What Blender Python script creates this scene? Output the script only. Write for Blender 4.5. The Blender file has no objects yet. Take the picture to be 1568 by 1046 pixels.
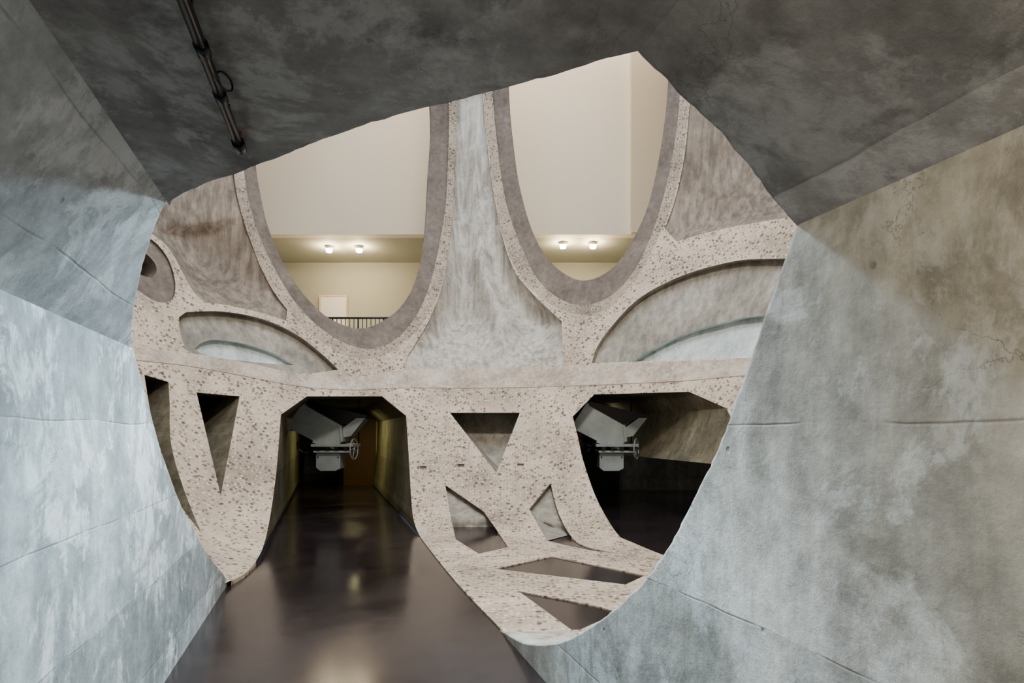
import bpy, bmesh, math, random
import numpy as np
from mathutils import Vector, noise
from mathutils.geometry import delaunay_2d_cdt
random.seed(4)
F=900.0; CU=784.0; HV=664.0; EYE=1.5; VPU=498.0
KD=(VPU-CU)/F            # corridor axis dx/dy
XC,YC=-0.6,6.6           # axis of the carved egg-shaped void
scene=bpy.context.scene
try: scene.view_settings.look='AgX - Medium High Contrast'
except Exception: pass
scene.view_settings.exposure=0.08

# ------------------------------------------------------------------ materials
def new_mat(name):
    m=bpy.data.materials.new(name); m.use_nodes=True
    nt=m.node_tree; nt.nodes.clear()
    out=nt.nodes.new('ShaderNodeOutputMaterial'); b=nt.nodes.new('ShaderNodeBsdfPrincipled')
    nt.links.new(b.outputs[0],out.inputs[0])
    return m,nt,b
def N(nt,t,**kw):
    n=nt.nodes.new(t)
    for k,v in kw.items():
        if k in n.inputs: n.inputs[k].default_value=v
        else: setattr(n,k,v)
    return n
def ramp(nt,src,stops,interp='LINEAR'):
    r=nt.nodes.new('ShaderNodeValToRGB'); r.color_ramp.interpolation=interp
    e=r.color_ramp.elements
    while len(e)<len(stops): e.new(0.5)
    for i,(p,c) in enumerate(stops):
        e[i].position=p; e[i].color=(c[0],c[1],c[2],1) if isinstance(c,(tuple,list)) else (c,c,c,1)
    nt.links.new(src,r.inputs[0]); return r.outputs[0]
def mix(nt,fac,a,b,mode='MIX'):
    m=nt.nodes.new('ShaderNodeMix'); m.data_type='RGBA'; m.blend_type=mode
    for s,v in ((m.inputs[0],fac),(m.inputs[6],a),(m.inputs[7],b)):
        if hasattr(v,'is_linked'): nt.links.new(v,s)
        else: s.default_value=v if not isinstance(v,tuple) else (v[0],v[1],v[2],1)
    return m.outputs[2]
def mth(nt,op,a,b=None):
    m=nt.nodes.new('ShaderNodeMath'); m.operation=op
    for s,v in ((m.inputs[0],a),(m.inputs[1],b)):
        if v is None: continue
        if hasattr(v,'is_linked'): nt.links.new(v,s)
        else: s.default_value=v
    return m.outputs[0]
def coords(nt,scale=(1,1,1),loc=(0,0,0)):
    tc=nt.nodes.new('ShaderNodeTexCoord'); mp=nt.nodes.new('ShaderNodeMapping')
    nt.links.new(tc.outputs['Object'],mp.inputs[0]); mp.inputs['Scale'].default_value=scale; mp.inputs['Location'].default_value=loc
    return mp.outputs[0]
def noise_t(nt,vec,scale,detail=6,rough=.6,dist=0):
    n=N(nt,'ShaderNodeTexNoise',Scale=scale,Detail=detail,Roughness=rough,Distortion=dist); nt.links.new(vec,n.inputs['Vector']); return n.outputs[0]

def concrete(name,dark,mid,light,patch=None,patch_amt=.6,lines=0.0,streak=.35,cracks=.0,bump=.3,rough=.75,sc=1.0,off=0,line_gap=.62,stain=None,ssc=5,sz=.16,pit_amt=.5,fine_amt=.5,stain_amt=.7):
    m,nt,b=new_mat(name)
    v=coords(nt,loc=(off,off*.7,off*.3))
    big=noise_t(nt,v,1.1*sc,9,.62,.3)
    col=ramp(nt,big,[(.30,dark),(.5,mid),(.70,light)])
    fine=noise_t(nt,v,10*sc,7,.7)
    col=mix(nt,fine_amt,col,ramp(nt,fine,[(.32,.25),(.68,.75)]),'OVERLAY')
    if streak>0:
        sv=coords(nt,(1,1,sz),(off,0,0)); st=noise_t(nt,sv,ssc*sc,6,.65)
        col=mix(nt,streak,col,ramp(nt,st,[(.38,.2),(.62,.8)]),'OVERLAY')
    if patch:
        pn=noise_t(nt,v,1.9*sc,11,.72,.5)
        pf=ramp(nt,pn,[(.49,0.0),(.545,1.0)])
        pv=noise_t(nt,coords(nt,(1,1,.55),(off+3,1,2)),8*sc,8,.75,.3)
        pf2=mth(nt,'MULTIPLY',pf,ramp(nt,pv,[(.42,.1),(.53,1)]))
        col=mix(nt,mth(nt,'MULTIPLY',pf2,patch_amt),col,patch)
    if stain:
        sn=noise_t(nt,coords(nt,loc=(off+11,4,1)),2.2*sc,10,.66,.6)
        col=mix(nt,ramp(nt,sn,[(.54,0.0),(.66,stain_amt)]),col,stain)
    h=mth(nt,'ADD',mth(nt,'MULTIPLY',fine,.5),mth(nt,'MULTIPLY',big,.6))
    # pits
    pit=N(nt,'ShaderNodeTexVoronoi',Scale=5*sc); nt.links.new(v,pit.inputs['Vector'])
    pr=ramp(nt,pit.outputs['Distance'],[(.03,1.0),(.06,0.0)])
    col=mix(nt,mth(nt,'MULTIPLY',pr,pit_amt),col,(.08,.075,.07))
    h=mth(nt,'SUBTRACT',h,mth(nt,'MULTIPLY',pr,.4))
    if lines>0:
        tc=nt.nodes.new('ShaderNodeTexCoord'); sp=nt.nodes.new('ShaderNodeSeparateXYZ'); nt.links.new(tc.outputs['Object'],sp.inputs[0])
        wob=mth(nt,'MULTIPLY',noise_t(nt,v,1.5,3,.5),.05)
        z=mth(nt,'DIVIDE',mth(nt,'ADD',sp.outputs[2],wob),line_gap)
        fr=mth(nt,'FRACT',z); d=mth(nt,'ABSOLUTE',mth(nt,'SUBTRACT',fr,.5))
        lf=ramp(nt,d,[(0.0,1.0),(.005/line_gap,0.0)])
        brk=ramp(nt,noise_t(nt,v,3,4,.6),[(.40,.0),(.56,1.0)])
        lf=mth(nt,'MULTIPLY',lf,brk)
        col=mix(nt,mth(nt,'MULTIPLY',lf,lines),col,(dark[0]*.7,dark[1]*.7,dark[2]*.7))
        fl=mth(nt,'FLOOR',mth(nt,'ADD',z,.5)); wn=nt.nodes.new('ShaderNodeTexWhiteNoise'); wn.noise_dimensions='1D'; nt.links.new(fl,wn.inputs['W'])
        col=mix(nt,.35,col,ramp(nt,wn.outputs['Value'],[(0,.25),(1,.75)]),'OVERLAY')
        h=mth(nt,'SUBTRACT',h,mth(nt,'MULTIPLY',lf,.2))
    if cracks>0:
        nz=N(nt,'ShaderNodeTexNoise',Scale=3,Detail=6,Roughness=.65); nt.links.new(v,nz.inputs['Vector'])
        add=nt.nodes.new('ShaderNodeVectorMath'); add.operation='MULTIPLY_ADD'
        nt.links.new(nz.outputs['Color'],add.inputs[0]); add.inputs[1].default_value=(.5,.5,.5); nt.links.new(v,add.inputs[2])
        vo=N(nt,'ShaderNodeTexVoronoi',Scale=1.9); vo.feature='DISTANCE_TO_EDGE'; nt.links.new(add.outputs[0],vo.inputs['Vector'])
        cr=ramp(nt,vo.outputs['Distance'],[(.0,1.0),(.006,0.0)])
        cr=mth(nt,'MULTIPLY',cr,ramp(nt,noise_t(nt,v,1.3,3,.5),[(.50,0.0),(.60,1.0)]))
        col=mix(nt,mth(nt,'MULTIPLY',cr,cracks),col,(.09,.08,.07)); h=mth(nt,'SUBTRACT',h,mth(nt,'MULTIPLY',cr,.1))
    nt.links.new(col,b.inputs['Base Color']); b.inputs['Roughness'].default_value=rough
    bp=N(nt,'ShaderNodeBump',Strength=bump,Distance=.04); nt.links.new(h,bp.inputs['Height']); nt.links.new(bp.outputs[0],b.inputs['Normal'])
    return m

def pebble(name,base,lo,hi,sc=22,dark_amt=.8):
    m,nt,b=new_mat(name); v=coords(nt)
    vo=N(nt,'ShaderNodeTexVoronoi',Scale=sc); nt.links.new(v,vo.inputs['Vector'])
    edge=ramp(nt,vo.outputs['Distance'],[(.34,1.0),(.44,0.0)])
    sep=nt.nodes.new('ShaderNodeSeparateColor'); nt.links.new(vo.outputs['Color'],sep.inputs[0])
    stone=ramp(nt,sep.outputs[0],[(0,lo),(.22,lo),(.40,base),(.74,hi),(1,(hi[0]*1.15,hi[1]*1.15,hi[2]*1.15))])
    big=noise_t(nt,v,.9,8,.65)
    bc=mix(nt,.75,base,ramp(nt,big,[(.32,.25),(.68,.75)]),'OVERLAY')
    col=mix(nt,mth(nt,'MULTIPLY',edge,.8),bc,stone)
    v2=N(nt,'ShaderNodeTexVoronoi',Scale=sc*.66); nt.links.new(v,v2.inputs['Vector'])
    s2=nt.nodes.new('ShaderNodeSeparateColor'); nt.links.new(v2.outputs['Color'],s2.inputs[0])
    cl=ramp(nt,noise_t(nt,v,1.7,4,.6),[(.32,.4),(.55,1.0)])
    dk=mth(nt,'MULTIPLY',ramp(nt,v2.outputs['Distance'],[(.28,1.0),(.38,0.0)]),ramp(nt,s2.outputs[1],[(.60,0.0),(.62,1.0)]))
    dk=mth(nt,'MULTIPLY',dk,cl)
    col=mix(nt,mth(nt,'MULTIPLY',dk,dark_amt),col,(.09,.06,.045))
    nt.links.new(col,b.inputs['Base Color']); b.inputs['Roughness'].default_value=.7
    bp=N(nt,'ShaderNodeBump',Strength=.4,Distance=.03); nt.links.new(mth(nt,'SUBTRACT',edge,dk),bp.inputs['Height']); nt.links.new(bp.outputs[0],b.inputs['Normal'])
    return m
def plain(name,c,rough=.5,metal=0,var=.12,em=None,es=0):
    m,nt,b=new_mat(name); v=coords(nt)
    n=noise_t(nt,v,3,6,.6)
    col=mix(nt,var*2,c,ramp(nt,n,[(.3,.35),(.7,.65)]),'OVERLAY')
    nt.links.new(col,b.inputs['Base Color']); b.inputs['Roughness'].default_value=rough; b.inputs['Metallic'].default_value=metal
    if em: b.inputs['Emission Color'].default_value=(*em,1); b.inputs['Emission Strength'].default_value=es
    return m

M={}
M['left']=concrete('concrete_pale_blue',(.215,.24,.245),(.34,.37,.375),(.44,.475,.48),(.76,.80,.80),.7,.5,.25,.25,.35,off=1,line_gap=.45,pit_amt=.3)  # base tinted blue: part of the cool light is put into the colour
M['haunch']=concrete('haunch_concrete',(.22,.235,.24),(.30,.32,.325),(.38,.405,.41),(.60,.63,.64),.45,.4,.15,.3,.3,off=21,line_gap=.28,pit_amt=.3)  # paler and bluer than the soffit: light near the rim put into the colour
M['right']=concrete('concrete_grey_tan',(.23,.215,.18),(.355,.335,.29),(.46,.44,.385),(.60,.60,.57),.5,.5,.3,.55,.35,off=7,line_gap=.62,stain=(.19,.17,.135),stain_amt=.65,pit_amt=.3)
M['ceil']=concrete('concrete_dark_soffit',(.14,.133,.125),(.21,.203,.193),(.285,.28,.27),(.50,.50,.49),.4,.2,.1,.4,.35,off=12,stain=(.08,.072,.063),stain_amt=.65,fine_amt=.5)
M['peb']=pebble('exposed_aggregate',(.50,.43,.355),(.20,.145,.10),(.68,.61,.53),20)
M['pebs']=pebble('cut_tube_aggregate',(.37,.315,.255),(.16,.12,.09),(.55,.48,.40),24)
M['sleeve']=concrete('tube_sleeve_concrete',(.13,.108,.092),(.18,.153,.133),(.23,.20,.175),streak=.15,bump=.15,pit_amt=.1)
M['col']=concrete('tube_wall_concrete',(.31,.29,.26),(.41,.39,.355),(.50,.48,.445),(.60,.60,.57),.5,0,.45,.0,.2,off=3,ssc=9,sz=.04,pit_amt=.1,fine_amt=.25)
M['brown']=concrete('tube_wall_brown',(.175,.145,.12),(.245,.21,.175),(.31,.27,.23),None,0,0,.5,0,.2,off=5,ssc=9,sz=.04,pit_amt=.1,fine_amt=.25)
M['pale']=concrete('infill_pale_blue',(.42,.48,.48),(.50,.56,.56),(.58,.63,.63),(.66,.70,.70),.5,0,.3,0,.2,off=9,pit_amt=.1,fine_amt=.25)
M['ring']=concrete('ring_beam_concrete',(.32,.275,.225),(.45,.395,.335),(.55,.49,.425),(.62,.60,.56),.5,0,.15,0,.25,off=2,sc=1.6,pit_amt=.2)
M['rec']=concrete('recess_concrete',(.21,.195,.17),(.30,.285,.25),(.37,.355,.32),None,0,0,.3,0,.2,off=4,ssc=8,sz=.1,pit_amt=.1,fine_amt=.3)
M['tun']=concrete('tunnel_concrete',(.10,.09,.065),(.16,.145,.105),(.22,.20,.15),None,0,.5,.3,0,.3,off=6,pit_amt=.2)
M['black']=plain('dark_end',(.02,.018,.015),.8)  # near-black caps stand in for the unlit depth of the openings
M['cream']=plain('cream_plaster',(.80,.73,.61),.8,var=.03)
M['cream2']=plain('cream_plaster_shade',(.66,.57,.43),.8,var=.03)  # darker copy of the cream: the pier's shading put into the colour
M['beige']=plain('beige_gallery_wall',(.46,.45,.38),.8,var=.04)
M['white']=plain('white_door_paint',(.8,.79,.75),.5,var=.02)
M['metal']=plain('galvanised_steel',(.34,.385,.395),.5,.1,.3)
M['darkm']=plain('blackened_steel',(.03,.03,.035),.35,.6)
M['pipe']=plain('black_pipe',(.02,.022,.028),.25,.3)
M['rust']=plain('rusty_bracket',(.25,.13,.06),.8)
M['lamp']=plain('lamp_glow',(1,.9,.7),.5,em=(1,.80,.5),es=220)
# floor
m,nt,b=new_mat('polished_dark_floor'); v=coords(nt)
n1=noise_t(nt,v,.7,8,.6,.4); n2=noise_t(nt,v,6,8,.7)
col=ramp(nt,n1,[(.3,(.022,.017,.0185)),(.55,(.034,.0265,.0275)),(.75,(.052,.042,.042))])
col=mix(nt,.45,col,ramp(nt,n2,[(.3,.3),(.7,.7)]),'OVERLAY')
nt.links.new(col,b.inputs['Base Color']); b.inputs['Specular IOR Level'].default_value=.75
nt.links.new(ramp(nt,n1,[(.3,.10),(.7,.24)]),b.inputs['Roughness'])
bp=N(nt,'ShaderNodeBump',Strength=.05,Distance=.02); nt.links.new(n2,bp.inputs['Height']); nt.links.new(bp.outputs[0],b.inputs['Normal'])
M['floor']=m

# ------------------------------------------------------------------ mesh helpers
def obj_from(name,verts,faces,mats,fm=None,smooth=True,parent=None):
    me=bpy.data.meshes.new(name); me.from_pydata([tuple(p) for p in verts],[],faces)
    for mm in mats: me.materials.append(mm)
    if fm is not None: me.polygons.foreach_set('material_index',fm)
    if smooth is True: me.polygons.foreach_set('use_smooth',[True]*len(me.polygons))
    elif smooth is not False: me.polygons.foreach_set('use_smooth',smooth)
    me.validate(); me.update()
    o=bpy.data.objects.new(name,me); scene.collection.objects.link(o)
    if parent: o.parent=parent
    return o
def box(name,x0,x1,y0,y1,z0,z1,mat,parent=None,bev=.0):
    bm=bmesh.new(); bmesh.ops.create_cube(bm,size=1)
    for v_ in bm.verts:
        v_.co=Vector(((x0+x1)/2+v_.co.x*(x1-x0),(y0+y1)/2+v_.co.y*(y1-y0),(z0+z1)/2+v_.co.z*(z1-z0)))
    if bev>0: bmesh.ops.bevel(bm,geom=bm.edges[:],offset=bev,segments=2,affect='EDGES')
    me=bpy.data.meshes.new(name); bm.to_mesh(me); bm.free(); me.materials.append(mat)
    o=bpy.data.objects.new(name,me); scene.collection.objects.link(o)
    if parent: o.parent=parent
    return o
def tube(name,p0,p1,r,mat,parent=None,seg=16,r2=None):
    p0=Vector(p0);p1=Vector(p1); d=(p1-p0); L=d.length
    bm=bmesh.new(); bmesh.ops.create_cone(bm,cap_ends=True,segments=seg,radius1=r,radius2=r if r2 is None else r2,depth=L)
    q=d.to_track_quat('Z','Y')
    for v_ in bm.verts: v_.co=q@v_.co+(p0+p1)/2
    me=bpy.data.meshes.new(name); bm.to_mesh(me); bm.free(); me.materials.append(mat)
    for p in me.polygons: p.use_smooth=len(p.vertices)==4
    o=bpy.data.objects.new(name,me); scene.collection.objects.link(o)
    if parent: o.parent=parent
    return o
def torus(name,c,R,r,axis,mat,parent=None,a0=0,a1=2*math.pi):
    q=Vector(axis).to_track_quat('Z','Y'); vs=[];fs=[];n=40;k=10
    for i in range(n+1):
        a=a0+(a1-a0)*i/n
        for j in range(k):
            t=2*math.pi*j/k
            vs.append(q@Vector(((R+r*math.cos(t))*math.cos(a),(R+r*math.cos(t))*math.sin(a),r*math.sin(t)))+Vector(c))
    for i in range(n):
        for j in range(k): fs.append((i*k+j,(i+1)*k+j,(i+1)*k+(j+1)%k,i*k+(j+1)%k))
    return obj_from(name,vs,fs,[mat],parent=parent)
def empty(name,loc=(0,0,0)):
    e=bpy.data.objects.new(name,None); scene.collection.objects.link(e); e.empty_display_size=.2; return e

# ------------------------------------------------------------------ carved void profile
ZP=[-1,0,.1,.25,.45,.8,1.2,1.7,2.2,2.6,3.2,4.2,5.5,7,9,11,13,16]
RP=[1.9,2.1,2.55,2.95,3.3,3.75,4.1,4.5,4.85,5.1,5.45,5.95,6.45,6.85,7.15,7.15,6.9,6.2]
_zf=np.linspace(-1,16,1701); _rf=np.interp(_zf,ZP,RP)
_k=np.exp(-.5*(np.arange(-40,41)/14.0)**2); _k/=_k.sum()
_rs=np.convolve(np.pad(_rf,40,mode='edge'),_k,mode='valid')
_w=np.clip((_zf-.35)/.5,0,1); _rf=_rf*(1-_w)+_rs*_w
def Rz(z): return np.interp(z,_zf,_rf)
Z0=.012
def inside(a,bb,Y):
    X=a*Y; Z=EYE+bb*Y
    near=np.clip((6.0-Y)/.8,0,1)*1.6*(X>-1.6)
    return (np.hypot(X-XC,Y-YC)<=Rz(Z)+near)&(Z>=Z0)
def project(U,V):
    a=(U-CU)/F; bb=(HV-V)/F
    Ys=np.linspace(1.0,20,700)
    ins=inside(a[:,None],bb[:,None],Ys[None,:])
    ok=ins.any(axis=1); last=ins.shape[1]-1-np.argmax(ins[:,::-1],axis=1)
    ok&=last<699
    last=np.clip(last,0,698)
    lo=Ys[last].copy(); hi=Ys[last+1].copy()
    for _ in range(24):
        mid=(lo+hi)/2; s=inside(a,bb,mid); lo=np.where(s,mid,lo); hi=np.where(s,hi,mid)
    return np.stack([a*lo,lo,EYE+bb*lo],1),ok

def cr4(p0,p1,p2,p3,t): return tuple(.5*((2*p1)+(-p0+p2)*t+(2*p0-5*p1+4*p2-p3)*t*t+(-p0+3*p1-3*p2+p3)*t**3))
def catmull(pts,n=6):
    out=[];L=len(pts)
    for i in range(L):
        p=[np.array(pts[(i+k)%L],float) for k in (-1,0,1,2)]
        for j in range(n): out.append(cr4(*p,j/n))
    return out
def catopen(pts,n=6):
    L=len(pts); g=lambda i: np.array(pts[max(0,min(L-1,i))],float); out=[]
    for i in range(L-1):
        for j in range(n): out.append(cr4(g(i-1),g(i),g(i+1),g(i+2),j/n))
    out.append(tuple(g(L-1))); return out
def dens(pts,step=14):
    out=[];L=len(pts)
    for i in range(L):
        a=np.array(pts[i],float); b2=np.array(pts[(i+1)%L],float); n=max(1,int(np.linalg.norm(b2-a)/step))
        for j in range(n): out.append(tuple(a+(b2-a)*j/n))
    return out
T1=(KD,1,0); T2=(-.176,1,0)
def S(p): return catmull(p,5)
def D(p): return dens(p)
def X(*parts):   # mixed outline: tuples = straight vertices, lists = smooth runs
    out=[]
    for p in parts:
        if isinstance(p,list): out+=catopen(p,5)
        else: out.append(p)
    return dens(out,16)
R=[]
def reg(poly,off,cap,side=None): R.append((poly,off,cap,side or cap))
LO=-130
# brown tube walls (concave flutes between the grain tubes)
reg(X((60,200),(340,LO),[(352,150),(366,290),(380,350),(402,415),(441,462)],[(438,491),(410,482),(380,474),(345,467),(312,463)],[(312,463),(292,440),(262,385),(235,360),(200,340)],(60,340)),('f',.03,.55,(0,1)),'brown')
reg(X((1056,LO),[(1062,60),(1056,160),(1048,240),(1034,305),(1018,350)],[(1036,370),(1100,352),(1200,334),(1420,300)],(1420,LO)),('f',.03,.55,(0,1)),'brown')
# column
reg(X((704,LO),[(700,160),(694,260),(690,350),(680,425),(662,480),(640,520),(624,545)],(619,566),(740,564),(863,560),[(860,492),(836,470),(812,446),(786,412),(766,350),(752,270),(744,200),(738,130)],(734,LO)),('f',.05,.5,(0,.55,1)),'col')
# opening 1
reg(S([(520,LO-10),(650,-60),(700,60),(701,160),(696,260),(691,350),(678,430),(652,488),(612,530),(568,549),(520,540),(468,505),(418,445),(388,380),(368,320),(358,265),(350,160),(356,60),(420,-60)]),('r',0),'pebs')
reg(S([(520,-110),(630,-50),(676,60),(687,160),(684,290),(677,350),(660,430),(638,482),(608,518),(573,534),(538,529),(498,508),(456,468),(425,420),(400,368),(384,320),(374,265),(366,160),(372,60),(430,-50)]),('r',.09),'sleeve')
reg(S([(520,-80),(610,-30),(648,60),(660,165),(656,260),(652,340),(644,400),(628,448),(600,482),(556,502),(512,490),(478,462),(450,426),(428,385),(411,340),(401,295),(394,250),(388,160),(396,60),(440,-30)]),('r',.65),None,'sleeve')
# opening 2
reg(S([(900,LO-10),(1020,-60),(1058,60),(1054,165),(1045,240),(1029,310),(1006,370),(972,428),(935,470),(895,482),(850,470),(812,440),(784,400),(764,340),(752,260),(741,150),(742,60),(780,-60)]),('r',0),'pebs')
reg(S([(900,-110),(1005,-50),(1042,60),(1040,155),(1033,220),(1019,290),(998,358),(970,416),(935,453),(898,467),(862,460),(825,430),(797,375),(775,310),(762,225),(754,135),(756,60),(795,-50)]),('r',.09),'sleeve')
reg(S([(900,-80),(990,-30),(1020,60),(1020,135),(1014,195),(1004,255),(991,310),(973,354),(948,396),(920,420),(888,428),(858,414),(833,388),(813,348),(797,292),(786,230),(777,130),(780,60),(815,-30)]),('r',.65),None,'sleeve')
# far-left opening
reg(S([(170,340),(225,362),(255,392),(268,430),(264,458),(240,462),(205,440),(150,400)]),('r',.05),'sleeve')
reg(S([(160,350),(215,380),(238,400),(242,416),(230,424),(200,410),(150,380)]),('r',.5),'black','sleeve')
# left lens
reg(X((274,486),[(285,478),(340,477),(400,488),(450,510),(488,538),(518,566)],[(518,566),(460,572),(380,560),(300,545)],[(284,535),(276,510),(274,486)]),('r',.16),'rec')
reg(X([(306,533),(318,523),(340,519),(380,525),(425,540),(454,558)],[(454,558),(400,554),(330,545),(306,533)]),('r',.30),'pale')
# right arch
reg(X([(1420,390),(1195,396),(1125,400),(1045,422),(980,456),(938,498),(915,530),(906,556)],(1145,548),(1420,530)),('r',.18),'rec')
reg(X([(962,554),(990,535),(1040,510),(1100,492),(1165,480),(1420,460)],(1420,530),(1150,546)),('r',.36),'pale')
# ring beam
reg(X([(90,505),(200,530),(285,540),(380,556),(460,573),(540,577),(619,567),(700,565),(863,561),(960,556),(1145,549),(1420,530)],[(1420,560),(1145,575),(1050,583),(900,590),(760,594),(620,594),(540,597),(460,592),(380,577),(285,560),(200,550),(90,530)]),('r',-.01),'ring')
# lower openings
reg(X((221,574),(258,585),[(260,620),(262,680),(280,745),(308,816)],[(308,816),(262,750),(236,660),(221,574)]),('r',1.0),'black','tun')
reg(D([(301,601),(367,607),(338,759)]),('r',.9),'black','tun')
reg(D([(689,632),(796,632),(760,724)]),('r',.8),'rec','rec')
reg(X((682,743),[(740,783),(758,808),(778,838)],(733,848),[(698,826),(690,790),(682,743)]),('low',.8),'rec','rec')
reg(X((843,740),(810,780),[(838,828),(900,842),(950,848)],[(950,848),(900,838),(875,822),(855,785),(843,740)]),('low',.8),'rec','rec')
reg(D([(758,871),(845,852),(988,881),(958,895)]),('drop',0),None,'peb')
reg(D([(794,905),(900,925),(948,937),(880,968)]),('drop',0),None,'peb')
for cx,cy in ((648,716),(706,713),(797,712)):
    reg([(cx-5,cy-2),(cx+5,cy-2),(cx+5,cy+2),(cx-5,cy+2)],('r',.03),'sleeve')
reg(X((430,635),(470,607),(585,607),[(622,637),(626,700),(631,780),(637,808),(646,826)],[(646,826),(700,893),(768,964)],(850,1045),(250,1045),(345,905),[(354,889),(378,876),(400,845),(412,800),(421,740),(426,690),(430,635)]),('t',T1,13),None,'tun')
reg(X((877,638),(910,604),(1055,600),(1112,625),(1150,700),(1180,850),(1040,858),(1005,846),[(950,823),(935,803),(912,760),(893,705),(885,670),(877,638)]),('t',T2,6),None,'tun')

def flute(k,p):
    poly,o=R[k][0],R[k][1]; u,v=p; xs=[]
    for i in range(len(poly)):
        (x1,y1),(x2,y2)=poly[i],poly[(i+1)%len(poly)]
        if (y1>v)!=(y2>v): xs.append(x1+(x2-x1)*(v-y1)/(y2-y1))
    if len(xs)<2: return o[1]
    l,r_=min(xs),max(xs); w=r_-l
    if w<4: return o[1]
    t=min(1,max(0,(u-l)/w)); br=o[3]
    vm=max(q[1] for q in poly)
    fade=min(1,max(0,(vm-v)/110)); fade=fade*fade*(3-2*fade)
    for a,b2 in zip(br[:-1],br[1:]):
        if a<=t<=b2: return o[1]+o[2]*fade*min(1.3,w*(b2-a)/80)*math.sin(math.pi*(t-a)/(b2-a))
    return o[1]

def build_far():
    pts=[];edges=[]
    for poly,_,_,_ in R:
        s=len(pts); n=len(poly); pts+= [Vector((float(p[0]),float(p[1]))) for p in poly]
        edges+=[(s+i,s+(i+1)%n) for i in range(n)]
    st=9
    for i,u in enumerate(np.arange(70,1440,st)):
        for j,vv in enumerate(np.arange(LO-10,1045,st)):
            pts.append(Vector((float(u)+random.uniform(-1,1),float(vv)+(st/2 if i%2 else 0)+random.uniform(-1,1))))
    vs,es,fs,_,_,_=delaunay_2d_cdt(pts,edges,[],0,1e-4)
    P=np.array([(p[0],p[1]) for p in vs]); T=np.array([f for f in fs])
    C=P[T].mean(axis=1); lab=-np.ones(len(T),int)
    for k,(poly,_,_,_) in enumerate(R):
        q=np.array(poly); inn=np.zeros(len(T),bool); x,y=C[:,0],C[:,1]
        for i in range(len(q)):
            x1,y1=q[i]; x2,y2=q[(i+1)%len(q)]
            if y1==y2: continue
            c=((y1>y)!=(y2>y))&(x<(x2-x1)*(y-y1)/(y2-y1)+x1); inn^=c
        lab[inn]=k
    W,ok=project(P[:,0],P[:,1])
    rad=W[:,:2]-np.array([XC,YC]); rr=np.linalg.norm(rad,axis=1); rad/=rr[:,None]
    oc={}
    def off(i,k):
        if (i,k) in oc: return oc[(i,k)].copy()
        w=W[i].copy()
        if k>=0:
            o=R[k][1]
            if o[0] in('r','f'):
                s=o[1] if o[0]=='r' else flute(k,P[i])
                if w[2]<=.03 and s<.5: s=0
                w[0]+=rad[i,0]*s; w[1]+=rad[i,1]*s
            elif o[0]=='low':
                r2=max(rr[i]+.15,2.85); w[0]=XC+rad[i,0]*r2; w[1]=YC+rad[i,1]*r2; w[2]=max(0,w[2]-.03)
            elif o[0]=='t':
                w+=np.array(o[1])*o[2]
            elif o[0]=='drop': w[2]=-.01
        oc[(i,k)]=w
        return w.copy()
    names=sorted(set(['peb']+[r[2] for r in R if r[2]]+[r[3] for r in R]))
    mi={n:i for i,n in enumerate(names)}
    verts=[];faces=[];fm=[];sm=[];cache={}
    def vid(i,k):
        if (i,k) not in cache: cache[(i,k)]=len(verts); verts.append(off(i,k))
        return cache[(i,k)]
    emap={}
    for t,(tri,k) in enumerate(zip(T,lab)):
        if not ok[tri].all(): continue
        if np.ptp(W[tri],axis=0).max()>2.5: continue
        if C[t,0]<352 and C[t,1]>892-max(0,(330-C[t,0])*.9): continue   # beyond the corridor wall
        for a,b2 in ((0,1),(1,2),(2,0)):
            emap.setdefault((min(tri[a],tri[b2]),max(tri[a],tri[b2])),[]).append(k)
        cap='peb' if k<0 else R[k][2]
        if cap is None: continue
        if k>=0 and R[k][1][0]=='low' and W[tri][:,2].max()<.014: continue
        faces.append((vid(tri[0],k),vid(tri[1],k),vid(tri[2],k))); fm.append(mi[cap]); sm.append(True)
    def spec(k): return ('r',0) if k<0 else R[k][1]
    def depth(k):
        s=spec(k); return s[1] if s[0] in('r','low','f') else (50 if s[0]=='t' else .6)
    for (a,b2),ks in emap.items():
        if len(ks)!=2 or ks[0]==ks[1]: continue
        k0,k1=ks
        if spec(k0)==spec(k1): continue
        if depth(k0)>depth(k1): k0,k1=k1,k0
        side='peb' if k1<0 else R[k1][3]
        q0,q1=off(a,k0),off(b2,k0); 
        t2drop=spec(k1)[0]=='t' and spec(k1)[1]==T2 and min(P[a][0],P[b2][0])>940 and P[a][1]>700
        if (max(q0[2],q1[2])<.05 and depth(k1)>=.5) or t2drop:
            q2,q3=q1.copy(),q0.copy(); q2[2]=-.01;q3[2]=-.01
            side='peb'
        else: q2,q3=off(b2,k1),off(a,k1)
        n=len(verts); verts.extend([q0,q1,q2,q3]); faces.append((n,n+1,n+2,n+3)); fm.append(mi[side]); sm.append(False)
    return obj_from('wall_far',verts,faces,[M[n] for n in names],fm,sm)
build_far()

# near half of the carved shell
vs=[];fs=[]
A=np.radians(np.linspace(92,264,97)); Zs=np.concatenate([np.linspace(0,3,25),np.linspace(3.3,13,26)])
for z in Zs:
    for a in A:
        r=float(Rz(z))+.3; vs.append((XC+r*math.sin(a),YC+r*math.cos(a),z))
nA=len(A)
for i in range(len(Zs)-1):
    for j in range(nA-1):
        q=(i*nA+j,i*nA+j+1,(i+1)*nA+j+1,(i+1)*nA+j)
        c=sum((Vector(vs[k]) for k in q),Vector())/4; xp=c.x-KD*c.y
        if -1.5<xp<1.85 and c.z<2.8: continue
        fs.append(q)
obj_from('wall_near',vs,fs,[M['peb']])

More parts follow.
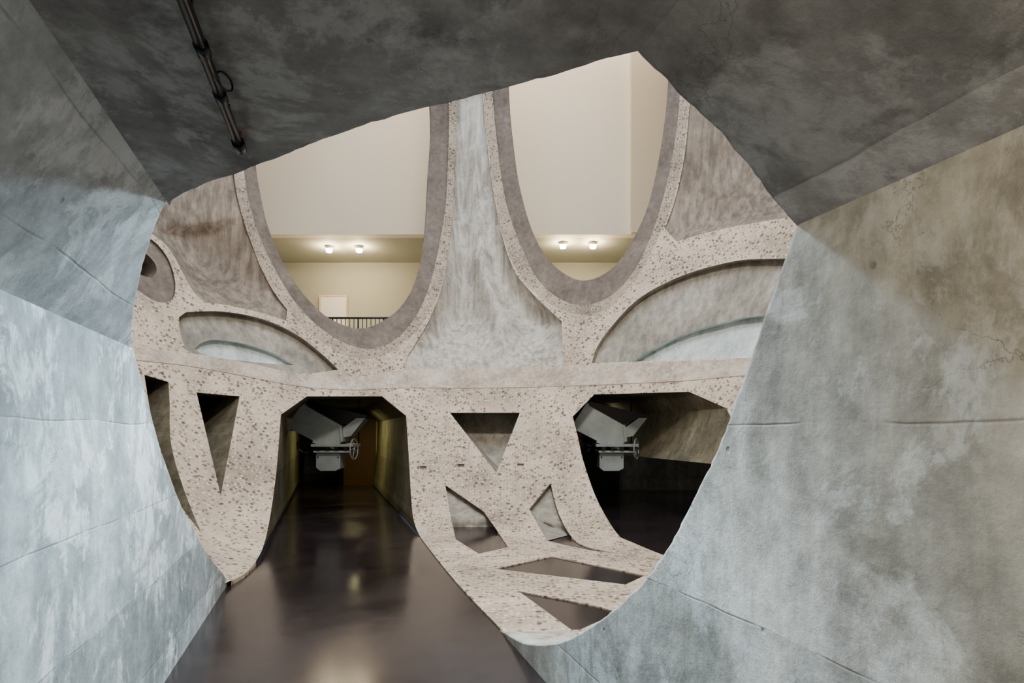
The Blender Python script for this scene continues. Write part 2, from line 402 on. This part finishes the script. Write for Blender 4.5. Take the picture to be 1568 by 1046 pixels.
# ------------------------------------------------------------------ foreground tunnel
H=.9
SEC=[(-.97,0),(-.97,1.93),(-.615,EYE+H),(.736,EYE+H),(1.33,2.087),(1.33,0)]
RIM=[ [(352,892),(343,882),(328,864),(305,824),(277,775),(254,715),(238,660),(225,610),(214,570),(207,545),(203,525)],
      [(203,525),(205,490),(212,450),(222,405),(235,360),(250,316)],
      [(250,316),(300,287),(365,262),(480,220),(600,180),(720,148),(830,121),(900,100),(975,80)],
      [(975,80),(1030,133),(1075,180),(1120,226),(1170,290),(1218,346)],
      [(1218,346),(1205,385),(1190,425),(1168,488),(1145,560),(1125,612),(1095,690),(1060,762),(1020,838),(985,888),(930,943),(880,974),(840,987),(800,984),(765,965)] ]
YB=-5.0
def tunnel_panel(k):
    (x0,z0),(x1,z1)=SEC[k],SEC[k+1]; L=math.hypot(x1-x0,z1-z0); tx,tz=(x1-x0)/L,(z1-z0)/L
    nx,nz=tz,-tx
    c=nx*x0+nz*(z0-EYE)
    S_=[];Y_=[]
    for u,v in catopen(RIM[k],8):
        a=(u-VPU)/F; b2=(HV-v)/F; Y=c/(nx*a+nz*b2)
        S_.append((a*Y-x0)*tx+(EYE+b2*Y-z0)*tz); Y_.append(Y)
    S_[0]=0; S_[-1]=L
    for i in range(1,len(S_)): S_[i]=max(S_[i],S_[i-1]+1e-4)
    ox,oz=nx,nz
    if (x0+x1)/2*ox-.18*ox+((z0+z1)/2-1.2)*oz<0: ox,oz=-ox,-oz
    ns=max(24,int(L/.02)); ny=90
    V=[];Fc=[]
    def P(xp,y,z): return Vector((xp+KD*y,y,z))
    for i in range(ns+1):
        s=L*i/ns; yr=float(np.interp(s,S_,Y_))
        e=min(s,L-s)
        yr+=(.010*noise.noise(Vector((s*11,k*7.1,0)))+.006*noise.noise(Vector((s*45,k*7.1,3))))*min(1,e/.1)
        xp=x0+tx*s; z=z0+tz*s
        for j in range(ny+1):
            t=j/ny; t=t**1.6; y=yr+(YB-yr)*t
            d=.022*noise.noise(Vector((s*1.3+k*5,y*1.2,k)))*min(1,e/.12)
            if j==0: d+=.014
            V.append(P(xp+ox*d,y+(.0 if j else .012),z+oz*d))
    for i in range(ns):
        for j in range(ny): Fc.append((i*(ny+1)+j,i*(ny+1)+j+1,(i+1)*(ny+1)+j+1,(i+1)*(ny+1)+j))
    sm=[True]*len(Fc)
    base=len(V); 
    for i in range(ns+1):
        q=V[i*(ny+1)]; V.append(q.copy()); V.append(q+Vector((ox*.8,-.0,oz*.8)))
    for i in range(ns): Fc.append((base+2*i,base+2*i+1,base+2*i+3,base+2*i+2)); sm.append(False)
    return V,Fc,sm
def tunnel_obj(name,ks,mats):
    V=[];Fc=[];sm=[];fm=[]
    for k,mk in ks:
        v,f,s=tunnel_panel(k); n=len(V); V+=v; Fc+=[tuple(i+n for i in q) for q in f]; sm+=s; fm+=[mk]*len(f)
    return obj_from(name,V,Fc,mats,fm,sm)
tunnel_obj('wall_left',[(0,0)],[M['left']])
tunnel_obj('wall_right',[(4,0)],[M['right']])
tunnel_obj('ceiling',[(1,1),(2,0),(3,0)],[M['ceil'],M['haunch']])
def Pt(xp,y,z): return (xp+KD*y,y,z)
obj_from('wall_back',[Pt(x,YB,z) for x,z in SEC],[tuple(range(6))],[M['tun']],smooth=False)

obj_from('floor',[(-16,YB-.5,0),(14,YB-.5,0),(14,27,0),(-16,27,0)],[(0,1,2,3)],[M['floor']],smooth=False)

# ------------------------------------------------------------------ conduit on ceiling
pp=empty('ceiling_pipe')
def onc(u,v,h): 
    Y=F*h/(HV-v); return Vector(((u-CU)/F*Y,Y,EYE+h))
a=onc(274,-18,.855); b2=onc(366,222,.855); d=(b2-a).normalized()
tube('pipe',a-d*1.6,b2,.013,M['pipe'],pp)
for u,v in ((338,148),(310,75)):
    c=onc(u,v,.855); tube('coupling',c-d*.02,c+d*.02,.016,M['pipe'],pp)
tube('elbow',b2-d*.02,b2+d*.025,.018,M['pipe'],pp)
tube('end_stub',b2,b2+Vector((0,0,.045)),.011,M['rust'],pp)
tube('bracket',b2+d*.03,b2+d*.07+Vector((0,0,.02)),.009,M['rust'],pp)
torus('cable_loop',onc(344,125,.86),.022,.0025,(.6,-.3,.1),M['pipe'],pp)
for u,v in ((292,30),(350,180)):
    c=onc(u,v,.855); tube('hanger',c,c+Vector((0,0,.045)),.004,M['darkm'],pp)

# ------------------------------------------------------------------ tunnel ends and fittings
def at(u,v,Y): return Vector(((u-CU)/F*Y,Y,EYE+(HV-v)/F*Y))
box('wall_end_left',-12,-4.2,22,22.2,0,3,M['tun'])
box('wall_end_right',-.5,6,15.6,15.8,0,2.6,M['tun'])
sd=empty('dark_opening')  # black panel standing in for a dark opening in the end wall
p=at(893,640,15.5); q=at(942,748,15.5)
box('leaf',p.x,q.x,15.5,15.6,0,p.z,M['black'],sd); box('frame',q.x,q.x+.1,15.45,15.6,0,p.z,M['darkm'],sd)
dr=empty('steel_tunnel_door')
p=at(526,642,17); q=at(577,742,17)
box('leaf',p.x,q.x,17,17.06,0,p.z,plain('brown_door_paint',(.13,.07,.035),.5),dr)
box('jamb_left',p.x-.12,p.x,16.95,17.1,0,p.z+.1,M['darkm'],dr)
box('jamb_right',q.x,q.x+.25,16.9,17.1,0,p.z+.1,plain('olive_jamb',(.45,.42,.15),.6),dr)
box('lintel',p.x,q.x,16.95,17.1,p.z,p.z+.1,M['darkm'],dr)

def hopper(name,du,dv,Y):
    e=empty(name); s=Y/F
    def prism(nm,px,y0,y1,mat):
        V=[at(u+du,v+dv,Y)+Vector((0,y0,0)) for u,v in px]+[at(u+du,v+dv,Y)+Vector((0,y1,0)) for u,v in px]; n=len(px)
        return obj_from(nm,V,[tuple(range(n))[::-1],tuple(range(n,2*n))]+[(i,(i+1)%n,n+(i+1)%n,n+i) for i in range(n)],[mat],smooth=False,parent=e)
    prism('chute',[(441,655),(466,620),(521,651),(524,676),(514,686),(482,676)],0,.42,M['metal'])
    prism('chute_lip',[(438,657),(464,617),(468,619),(443,660)],-.03,.45,M['metal'])
    prism('chute_seam',[(519,650),(523,652),(526,676),(522,677)],-.025,.44,M['metal'])
    prism('chute_base_flange',[(480,674),(516,685),(515,689),(479,678)],-.03,.44,M['metal'])
    prism('side_chute',[(524,655),(545,640),(558,640),(536,668),(524,670)],.05,.40,M['metal'])
    prism('top_plate',[(464,617),(466,613),(560,636),(558,641),(545,640),(521,652)],.1,.40,M['darkm'])
    prism('frame_top',[(478,680),(542,680),(542,684),(478,684)],-.08,.5,M['metal'])
    prism('frame_bottom',[(482,690),(538,690),(538,693),(482,693)],-.08,.5,M['metal'])
    prism('gate_housing',[(484,694),(521,694),(521,717),(514,721),(490,721),(484,716)],0,.36,M['metal'])
    for u in (486,500,514,528): prism('roller',[(u,684),(u+6,684),(u+6,690),(u,690)],-.1,.5,M['darkm'])
    for u in (487,518): tube('bolt',at(u+du,700+dv,Y)+Vector((0,-.02,0)),at(u+du,700+dv,Y),.012,M['darkm'],e)
    tube('spindle',at(520+du,687+dv,Y-.0)+Vector((0,.1,0)),at(545+du,687+dv,Y)+Vector((0,.05,0)),.018,M['darkm'],e)
    c=at(541+du,688+dv,Y)+Vector((0,.05,0)); ax=Vector((1,-.45 if du else -.12,0)).normalized()
    torus('handwheel_rim',c,.20,.014,ax,M['metal'],e)
    tube('handwheel_hub',c-ax*.03,c+ax*.03,.035,M['metal'],e)
    w=ax.cross(Vector((0,0,1)))
    for i in range(5):
        t=2*math.pi*i/5; tube('spoke_%d'%(i+1),c,c+(w*math.cos(t)+Vector((0,0,1))*math.sin(t))*.2,.009,M['metal'],e,8)
    c2=at(462+du,682+dv,Y)+Vector((0,.2,0)); torus('chain_wheel',c2,.15,.014,(.5,-1,0),M['darkm'],e)
    tube('chain_wheel_axle',c2,at(485+du,685+dv,Y)+Vector((0,.2,0)),.015,M['darkm'],e)
    for i in range(4):
        t=math.pi*i/4; w2=Vector((1,.5,0)).normalized(); dd=(w2*math.cos(t)+Vector((0,0,1))*math.sin(t))*.15; tube('chain_spoke_%d'%(i+1),c2-dd,c2+dd,.007,M['darkm'],e,8)
    for u in (480,540):
        p=at(u+du,682+dv,Y)+Vector((0,.45,0)); tube('hanger_rod',p,Vector((p.x,p.y,2.24)),.012,M['darkm'],e)
    return e
hopper('grain_hopper_gate',0,0,11.5)
hopper('grain_hopper_gate',434,0,11.3)

# ------------------------------------------------------------------ gallery behind upper openings
ZS=7.26
box('wall_gallery_upper',-11,8,17.0,17.3,ZS,17,M['cream'])
box('trim_soffit',-11,8,17.3,20,ZS,ZS+.15,M['beige'])
box('wall_gallery_rear',-11,8,19.8,20,4,ZS,M['beige'])
box('wall_gallery_pier',3.42,6,16.8,17.0,ZS,17,M['cream2'])
box('floor_gallery',-11,8,14.6,20,3.75,4.0,M['beige'])
box('wall_gallery_left',-11.2,-11,14,20,4,17,M['cream'])
box('wall_gallery_right',8,8.2,14,20,4,17,M['cream2'])
p=at(492,455,19.75); q=at(530,455,19.75)
d1=empty('door_1')
box('leaf',p.x,q.x,19.72,19.8,4.0,p.z,M['white'],d1)
box('frame_top',p.x-.06,q.x+.06,19.7,19.8,p.z,p.z+.06,M['cream2'],d1)
box('frame_left',p.x-.06,p.x,19.7,19.8,4,p.z,M['cream2'],d1); box('frame_right',q.x,q.x+.06,19.7,19.8,4,p.z,M['cream2'],d1)
rl=empty('balcony_railing')
Yr=16.2; zt=EYE+(HV-487)/F*Yr
xa=at(470,487,Yr).x; xb=at(640,487,Yr).x
tube('top_rail',(xa,Yr,zt),(xb,Yr,zt),.028,M['darkm'],rl)
tube('bottom_rail',(xa,Yr,4.08),(xb,Yr,4.08),.02,M['darkm'],rl)
n=26
for i in range(n+1):
    x=xa+(xb-xa)*i/n; tube('baluster_%d'%(i+1),(x,Yr,4.0),(x,Yr,zt),.011 if i%6 else .022,M['darkm'],rl,8)
for i,(u,v) in enumerate(((504,377),(550,377),(862,371),(908,371))):
    Y=F*(ZS-EYE)/(HV-v); c=Vector(((u-CU)/F*Y,Y,ZS))
    e=empty('ceiling_spotlight')
    tube('housing',c-Vector((0,0,.10)),c,.10,M['white'],e,24)
    tube('lens',c-Vector((0,0,.18)),c-Vector((0,0,.098)),.08,M['lamp'],e,24,r2=.10)
    l=bpy.data.lights.new('spot_glow','POINT'); l.energy=20; l.color=(1,.88,.70); l.shadow_soft_size=.08
    o=bpy.data.objects.new('spot_glow',l); o.location=c-Vector((0,0,.28)); scene.collection.objects.link(o); o.parent=e

# ------------------------------------------------------------------ lights
def area(name,loc,tgt,sx,sy,e,col):
    l=bpy.data.lights.new(name,'AREA'); l.shape='RECTANGLE'; l.size=sx; l.size_y=sy; l.energy=e; l.color=col
    o=bpy.data.objects.new(name,l); o.location=loc; o.rotation_euler=(Vector(tgt)-Vector(loc)).to_track_quat('-Z','Y').to_euler(); scene.collection.objects.link(o)
def spot(name,loc,tgt,ang,e,col,r=.4):
    l=bpy.data.lights.new(name,'SPOT'); l.spot_size=math.radians(ang); l.spot_blend=1; l.energy=e; l.color=col; l.shadow_soft_size=r
    o=bpy.data.objects.new(name,l); o.location=loc; o.rotation_euler=(Vector(tgt)-Vector(loc)).to_track_quat('-Z','Y').to_euler(); scene.collection.objects.link(o)
area('skylight',(XC,YC,13.5),(XC,YC,0),7,7,950,(.84,.92,1))
area('atrium_warm_fill',(.6,3.0,8.5),(-.5,10.0,.7),1.6,.8,420,(1,.90,.78))  # added warm fill for the lower far wall, no fitting behind it
spot('fill_spot_left',(5.2,7.4,8.6),(-1.75,2.8,1.1),32,5000,(.70,.88,1),.8)  # added off-frame fill, brightens the left wall through the opening
spot('fill_spot_haunch',(5.4,7.0,5.4),(-1.75,2.55,2.1),20,2600,(.66,.86,1),.3)  # added fill hidden behind the right wall, brightens the left haunch
spot('fill_spot_right',(-4.2,6.8,9.6),(.55,2.6,1.0),18,14500,(.60,.80,1),.8)  # added off-frame fill, gives the right wall rim its blue light
area('gallery_wall_fill',(-1.5,14.8,15.5),(-1.5,17,9),12,1.5,700,(1,.91,.79))  # added fill above the frame, brightens the cream gallery wall evenly
area('tunnel_warm_fill',(-.1,-.6,2.25),(1.9,.4,.9),.8,.25,20,(1,.83,.58))  # unseen fill added behind the camera to warm the right wall
area('tunnel_ceiling_fill',(.3,-1.0,.25),(-.1,1.0,2.4),.6,.6,17,(1,.95,.89))  # unseen fill added behind the camera to lift the ceiling
area('far_tunnel_batten',(-4.1,14.5,2.1),(-4.1,14.5,0),.3,1.5,30,(1,.93,.5))
area('side_tunnel_batten',(1.8,13.6,2.1),(2.4,13.6,0),.3,1.0,6,(1,.93,.65))
w=bpy.data.worlds.new('World'); w.use_nodes=True; bg=w.node_tree.nodes['Background']; bg.inputs[0].default_value=(.75,.83,1,1); bg.inputs[1].default_value=.15; scene.world=w

cam=bpy.data.cameras.new('camera'); cam.sensor_width=36; cam.lens=F/1568*36; cam.shift_y=(HV-523)/1568; cam.clip_start=.02
co=bpy.data.objects.new('camera',cam); co.location=(0,0,EYE); co.rotation_euler=(math.pi/2,0,0); scene.collection.objects.link(co); scene.camera=co
